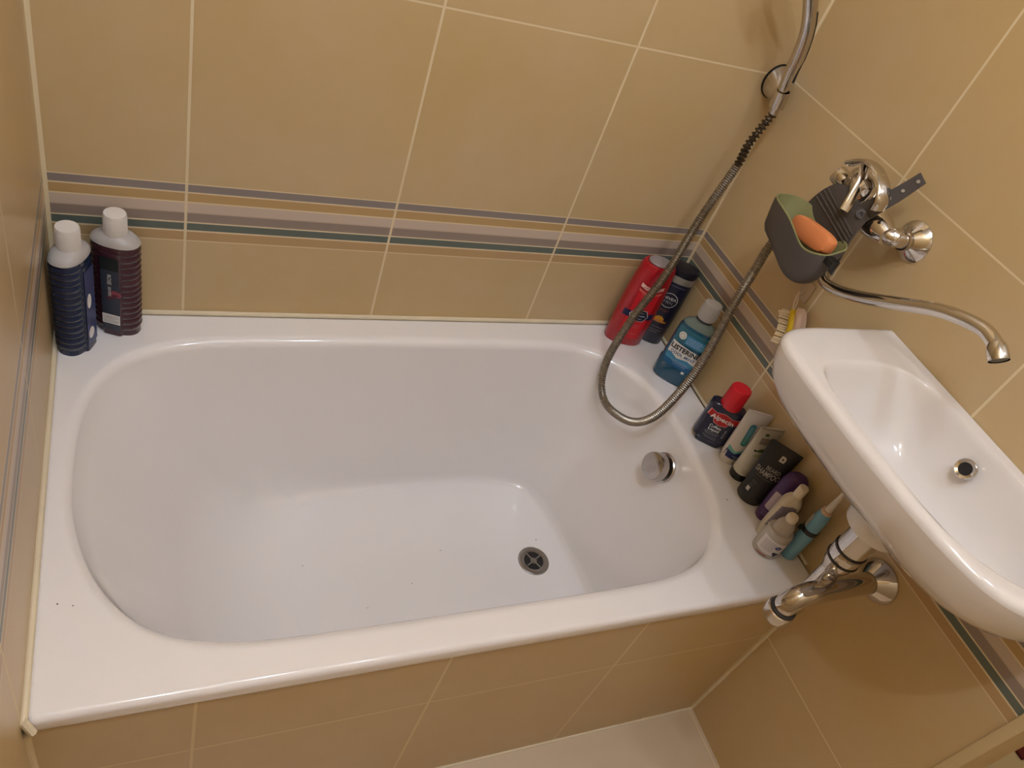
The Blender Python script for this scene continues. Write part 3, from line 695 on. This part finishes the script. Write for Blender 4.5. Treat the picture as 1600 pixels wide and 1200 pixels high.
bd = [(-.0285, .078), (-.0215, .0855), (-.0120, .0765), (0, .0790), (.0120, .0765), (.0215, .0855-.002), (.0285, .078), (.0235, .0655), (.0135, .0680), (.0095, .0565), (0, .0530), (-.0095, .0565), (-.0135, .0680), (-.0235, .0655)]
bd = [(-.0280, .0690), (-.0262, .0835), (-.0150, .0795), (0, .0835), (.0150, .0795), (.0262, .0835), (.0280, .0690), (.0150, .0665), (.0110, .0575), (0, .0545), (-.0110, .0575), (-.0150, .0665)]
def grow(P, d):
    cx = sum(p[0] for p in P)/len(P); cz = sum(p[1] for p in P)/len(P); return [(cx+(x-cx)*(1+d/.026), cz+(z-cz)*(1+d/.014)) for x, z in P]
shape(grow(bd, .0012), s, mat('pink_outline', (226, 170, 160), .5), t, 'crest_outline', .0006); shape(bd, s, mat('crest_red', (176, 28, 30), .4), t, 'crest', .0011)
text('Alpecin', 0, .0705, .0145, s, INKW, t, .0018, width=.043, bold=.015)
t.scale = (1.1, 1.0, 1.04)
text('Coffein', -.003, .0475, .0092, s, INKW, t, .0008, width=.022, bold=.01); text('Liquid', -.003, .0395, .0092, s, INKW, t, .0008, width=.020, bold=.01)
lines([(-.016, .010, .033), (-.016, .010, .030), (-.014, .008, .027), (-.016, .010, .022), (-.012, .010, .018)], s, mat('grey_letters', (160, 160, 164), .5), t, .0007, .0008)
lines([(.0155, .0185, .030+k*.0032) for k in range(7)], s, mat('grey_letters', (160, 160, 164), .5), t, .0007, .0012)

# tubes standing on their caps
def tube_tab(capw, capd, caph, bw, bd, H, topw):
    return [(caph, bw, bd), (caph+.004, bw, bd), (caph+(H-caph)*.4, bw+(topw-bw)*.4, bd*.80), (caph+(H-caph)*.75, bw+(topw-bw)*.8, bd*.40), (H-.010, topw, .0022), (H-.008, topw, .0014), (H, topw, .0012)]
t = thing('toothpaste_tube', 'white tube with teal logo and dark blue foot beside the red-capped bottle', 'tube', (1.180, -.404, ZR), math.radians(-24), None)
t.rotation_euler = (0, math.radians(0), math.radians(-24))
tab = tube_tab(.017, .016, .016, .0210, .0190, .135, .0265)
link('cap', body([(0, .0170, .0155), (.001, .0180, .0165), (.016, .0190, .0175), (.0165, .017, .016)], 2), mat('white_cap', (214, 208, 202), .4), t)
link('tube_body', body(tab, 2.0), mat('tube_white', (214, 206, 200), .35, noise=.03), t); s = surf_of(tab)
shape([(-.0200, .018), (.0200, .018), (.0200, .034), (.008, .039), (-.006, .032), (-.0200, .036)], s, mat('tube_navy', (22, 40, 96), .4), t, 'label_print', .0005)
shape([(-.0200, .0355), (-.006, .0320), (.008, .039), (.0200, .0345), (.0200, .041), (.006, .045), (-.006, .038), (-.0200, .046)], s, mat('tube_teal', (116, 178, 168), .4), t, 'label_print', .0006)
shape(rect(-.007, .006, .058, .108, .006), s, mat('logo_blue', (74, 140, 168), .4, noise=.15, nscale=60), t, 'logo', .0006)
shape(rect(-.007, .006, .056, .078, .006), s, mat('logo_teal', (64, 138, 134), .4), t, 'logo', .0008)
lines([(-.004, .003, .064+k*.004) for k in range(10)], s, mat('pale_teal', (160, 205, 205), .5), t, .0011, .0014)
lines([(-.006, .012, .026), (-.002, .012, .022)], s, INKW, t, .0009, .0009)

t = thing('cream_tube', 'white cream tube with green print and black cap, next to the black tube', 'tube', (1.180, -.446, ZR), math.radians(-14))
tab = tube_tab(.017, .016, .018, .0195, .0185, .138, .0260)
link('cap', body([(0, .0180, .0170), (.001, .0190, .0180), (.017, .0198, .0188), (.018, .019, .018)], 2), BLACKPL, t)
link('tube_body', body(tab, 2.0), mat('tube_cream', (205, 200, 188), .35, noise=.04), t); s = surf_of(tab)
shape(oval(-.006, .122, .0045, .003), s, mat('leaf_green', (90, 112, 52), .5), t, 'leaf_print', .0006)
shape(rect(-.014, .018, .100, .115), s, mat('taupe_print', (150, 140, 128), .5, noise=.3, nscale=200), t, 'label_print', .0006)
shape([(-.014, .082), (.018, .084), (.018, .092), (-.004, .090)], s, mat('leaf_green', (90, 112, 52), .5), t, 'leaf_print', .0006)
shape(oval(-.013, .084, .0022, .0022), s, INKK, t, 'leaf_print', .0009)
shape([(-.012, .070), (.012, .072), (.014, .078), (-.010, .077)], s, mat('pale_green', (176, 182, 140), .5), t, 'label_print', .0006)
lines([(-.014, .012, .032), (-.012, .013, .028), (-.012, .010, .025)], s, mat('taupe_print', (150, 140, 128), .5), t, .0006, .0009)
lines([(-.024, .024, .1345)], s, mat('rust_letters', (140, 78, 56), .5), t, .0006, .0012)

t = thing('beard_shampoo_tube', 'matt black shampoo tube with grey lettering standing on its cap', 'tube', (1.176, -.496, ZR), math.radians(-50))
tab = tube_tab(.02, .02, .020, .0250, .0235, .142, .0315)
MB_ = mat('matt_black', (38, 36, 36), .55, noise=.06)
link('cap', body([(0, .0245, .0230), (.002, .0258, .0243), (.019, .0262, .0247), (.020, .0250, .0235)], 2), mat('soft_black', (44, 42, 42), .5), t)
link('tube_body', body(tab, 2.0), MB_, t); s = surf_of(tab)
GP = mat('grey_letters2', (170, 164, 156), .5)
text('BEARD', .004, .0905, .0120, s, GP, t, width=.027); text('SHAMPOO', -.001, .0780, .0170, s, GP, t, width=.047, bold=.01)
shape([(.000, .113), (.010, .113), (.011, .121), (.008, .125), (.001, .125)], s, mat('light_badge', (200, 192, 182), .5), t, 'badge', .0006)
shape(oval(.0055, .119, .0018, .0022), s, INKK, t, 'badge', .0009)
shape(rect(-.017, -.011, .026, .036), s, mat('light_badge', (200, 192, 182), .5), t, 'badge', .0006)
lines([(-.016, -.009, .041), (-.016, -.009, .044), (-.016, -.006, .049), (-.016, -.006, .053), (-.018, .018, .068)], s, mat('dim_print', (110, 106, 102), .5), t, .0007, .0009)

# purple bottle behind
t = thing('lotion_bottle', 'rounded purple lotion bottle mostly hidden behind the small clear bottles', 'bottle', (1.182, -.548, ZR), math.radians(-42))
tab = [(0, .020, .014), (.003, .0225, .0165), (.05, .0240, .0180), (.100, .0235, .0175), (.116, .0205, .0155), (.124, .0140, .0110), (.127, .006, .005)]
link('body', body(tab, 2.2), mat('purple_plastic', (76, 46, 96), .35, noise=.06), t); s = surf_of(tab, 2.2)
shape(rect(-.0200, -.004, .034, .080, .004), s, mat('lilac_label', (190, 172, 180), .4, noise=.08, nscale=60), t, off=.0005)
lines([(-.018, .006, .028), (-.018, .006, .023), (-.018, .004, .018)], s, mat('pale_violet', (170, 150, 190), .5), t, .0007)

# two small transparent bottles
FR = mat('frosted_white', (212, 200, 178), .35, noise=.04); WC = mat('ivory_cap', (228, 214, 190), .4)
t = thing('travel_bottle', 'slim ivory squeeze bottle with grey label, taller of the two with small caps', 'bottle', (1.158, -.580, ZR), math.radians(-45), None)
tab = [(0, .0165, .0130), (.002, .0180, .0145), (.060, .0185, .0145), (.092, .0185, .0145), (.100, .0165, .0140), (.108, .0125, .0115), (.112, .0085, .0085), (.118, .0080, .0080)]
link('body', body(tab, 3.0), FR, t); s = surf_of(tab, 3.0)
link('cap', lathe([(.0085, .115), (.0092, .1165), (.0088, .136), (.0075, .1375), (.003, .138)], 28), WC, t)
shape([(-.0150, .030), (.0165, .024), (.0165, .096), (.004, .098), (-.0120, .088)], s, mat('grey_film', (132, 122, 132), .3, noise=.3, nscale=70), t, off=.0006, label='grey label')
shape(oval(-.009, .036, .0045, .0050), s, mat('navy_oval', (44, 48, 76), .4), t, 'label_print', .0010)
annulus(-.009, .036, .0056, .0008, s, INKW, t, off=.0012)
lines([(-.012, -.002, .048), (-.010, .000, .044)], s, INKW, t, .0010, .0009)
t = thing('travel_bottle', 'squat clear round bottle with ivory cap and white label, nearest the tub front', 'bottle', (1.136, -.612, ZR), math.radians(-42), None)
CL = mat('clear_bottle', (222, 212, 202), .1, trans=.4, noise=.03)
tab = [(0, .0215, .0190), (.002, .0240, .0210), (.010, .0250, .0220), (.052, .0250, .0220), (.056, .0240, .0212), (.058, .0246, .0216), (.062, .0225, .0198), (.064, .0180, .0160), (.078, .0158, .0136), (.086, .0120, .0105), (.089, .0085, .0085), (.092, .0080, .0080)]
link('body', body(tab, 2.1), CL, t); s = surf_of(tab, 2.1)
link('contents', body([(.0015, .0225, .0195), (.010, .0240, .0210), (.013, .0240, .0210)], 2.1), mat('plum_gel', (96, 58, 62), .3), t)
link('cap', lathe([(.0085, .089), (.0100, .091), (.0100, .098), (.0085, .102), (.004, .104)], 28), WC, t)
shape([(-.0215, .016), (-.008, .013), (.0205, .013), (.0205, .046), (-.0215, .050)], s, mat('label_white', (212, 206, 206), .45, noise=.03), t, off=.0005)
lines([(-.017, .004, .044-k*.0032) for k in range(8)], s, mat('dim_print', (110, 106, 102), .5), t, .0009, .0007)
shape(oval(.0105, .036, .0056, .0044), s, mat('oval_blue', (38, 62, 128), .4), t, 'logo', .0010); lines([(.0075, .0135, .036)], s, INKW, t, .0014, .0010)
bm_ = None
for (a, b) in ((.010, .021), (.0145, .0195), (.0125, .0165)): shape(oval(a, b, .0034, .0034, 14), s, mat('berry', (34, 38, 62), .4), t, 'berry_print', .0011)
shape([(-.017, .006), (.002, .006), (.002, .0085), (-.017, .0085)], s, mat('red_strip', (150, 44, 44), .4), t, 'label_print', .0006)

# electric toothbrush
t = thing('electric_toothbrush', 'teal electric toothbrush with white neck and black ring standing against the wall', 'toothbrush', (1.180, -.628, ZR))
TEAL = mat('teal_rubber', (126, 178, 206), .5, noise=.04)
link('handle', lathe([(.0125, 0), (.0138, .002), (.0140, .030), (.0138, .075), (.0130, .110), (.0112, .124), (.0100, .127)], 36), TEAL, t)
s = lambda u, z, off: (-(.0140+off)*math.cos(u/.014-1.0), -(.0140+off)*math.sin(u/.014-1.0) if False else (.0140+off)*math.sin(u/.014-1.2), z)
link('grip_panel', loft([[( -(.0134)*math.cos(a)-.0008*math.cos(a), .0134*math.sin(a)+.0008*math.sin(a), z) for a in [.3+.9*k/8 for k in range(9)]] for z in (.084, .090, .104, .112)], False, False, closed=False), mat('pale_grip', (196, 186, 174), .5), t)
link('collar', lathe([(.0098, .126), (.0102, .128), (.0098, .133), (.0070, .134)], 30), mat('peach_ring', (214, 180, 150), .5), t)
link('neck', lathe([(.0068, .133), (.0062, .140), (.0050, .160), (.0040, .182), (.0036, .196)], 24), mat('neck_white', (222, 212, 198), .4), t)
link('brush_head', body([(.196, .0045, .0035), (.200, .0062, .0045), (.212, .0062, .0045), (.216, .0040, .0030)], 2.2), mat('neck_white', (222, 212, 198), .4), t)
link('ring', lathe([(.0142, .0735), (.0153, .0740), (.0153, .0825), (.0142, .0830)], 36, cap0=False, cap1=False), BLACKPL, t)
link('ring_tab', box(-.0205, -.0145, .004, .011, .0735, .083, bev=.001), BLACKPL, t)
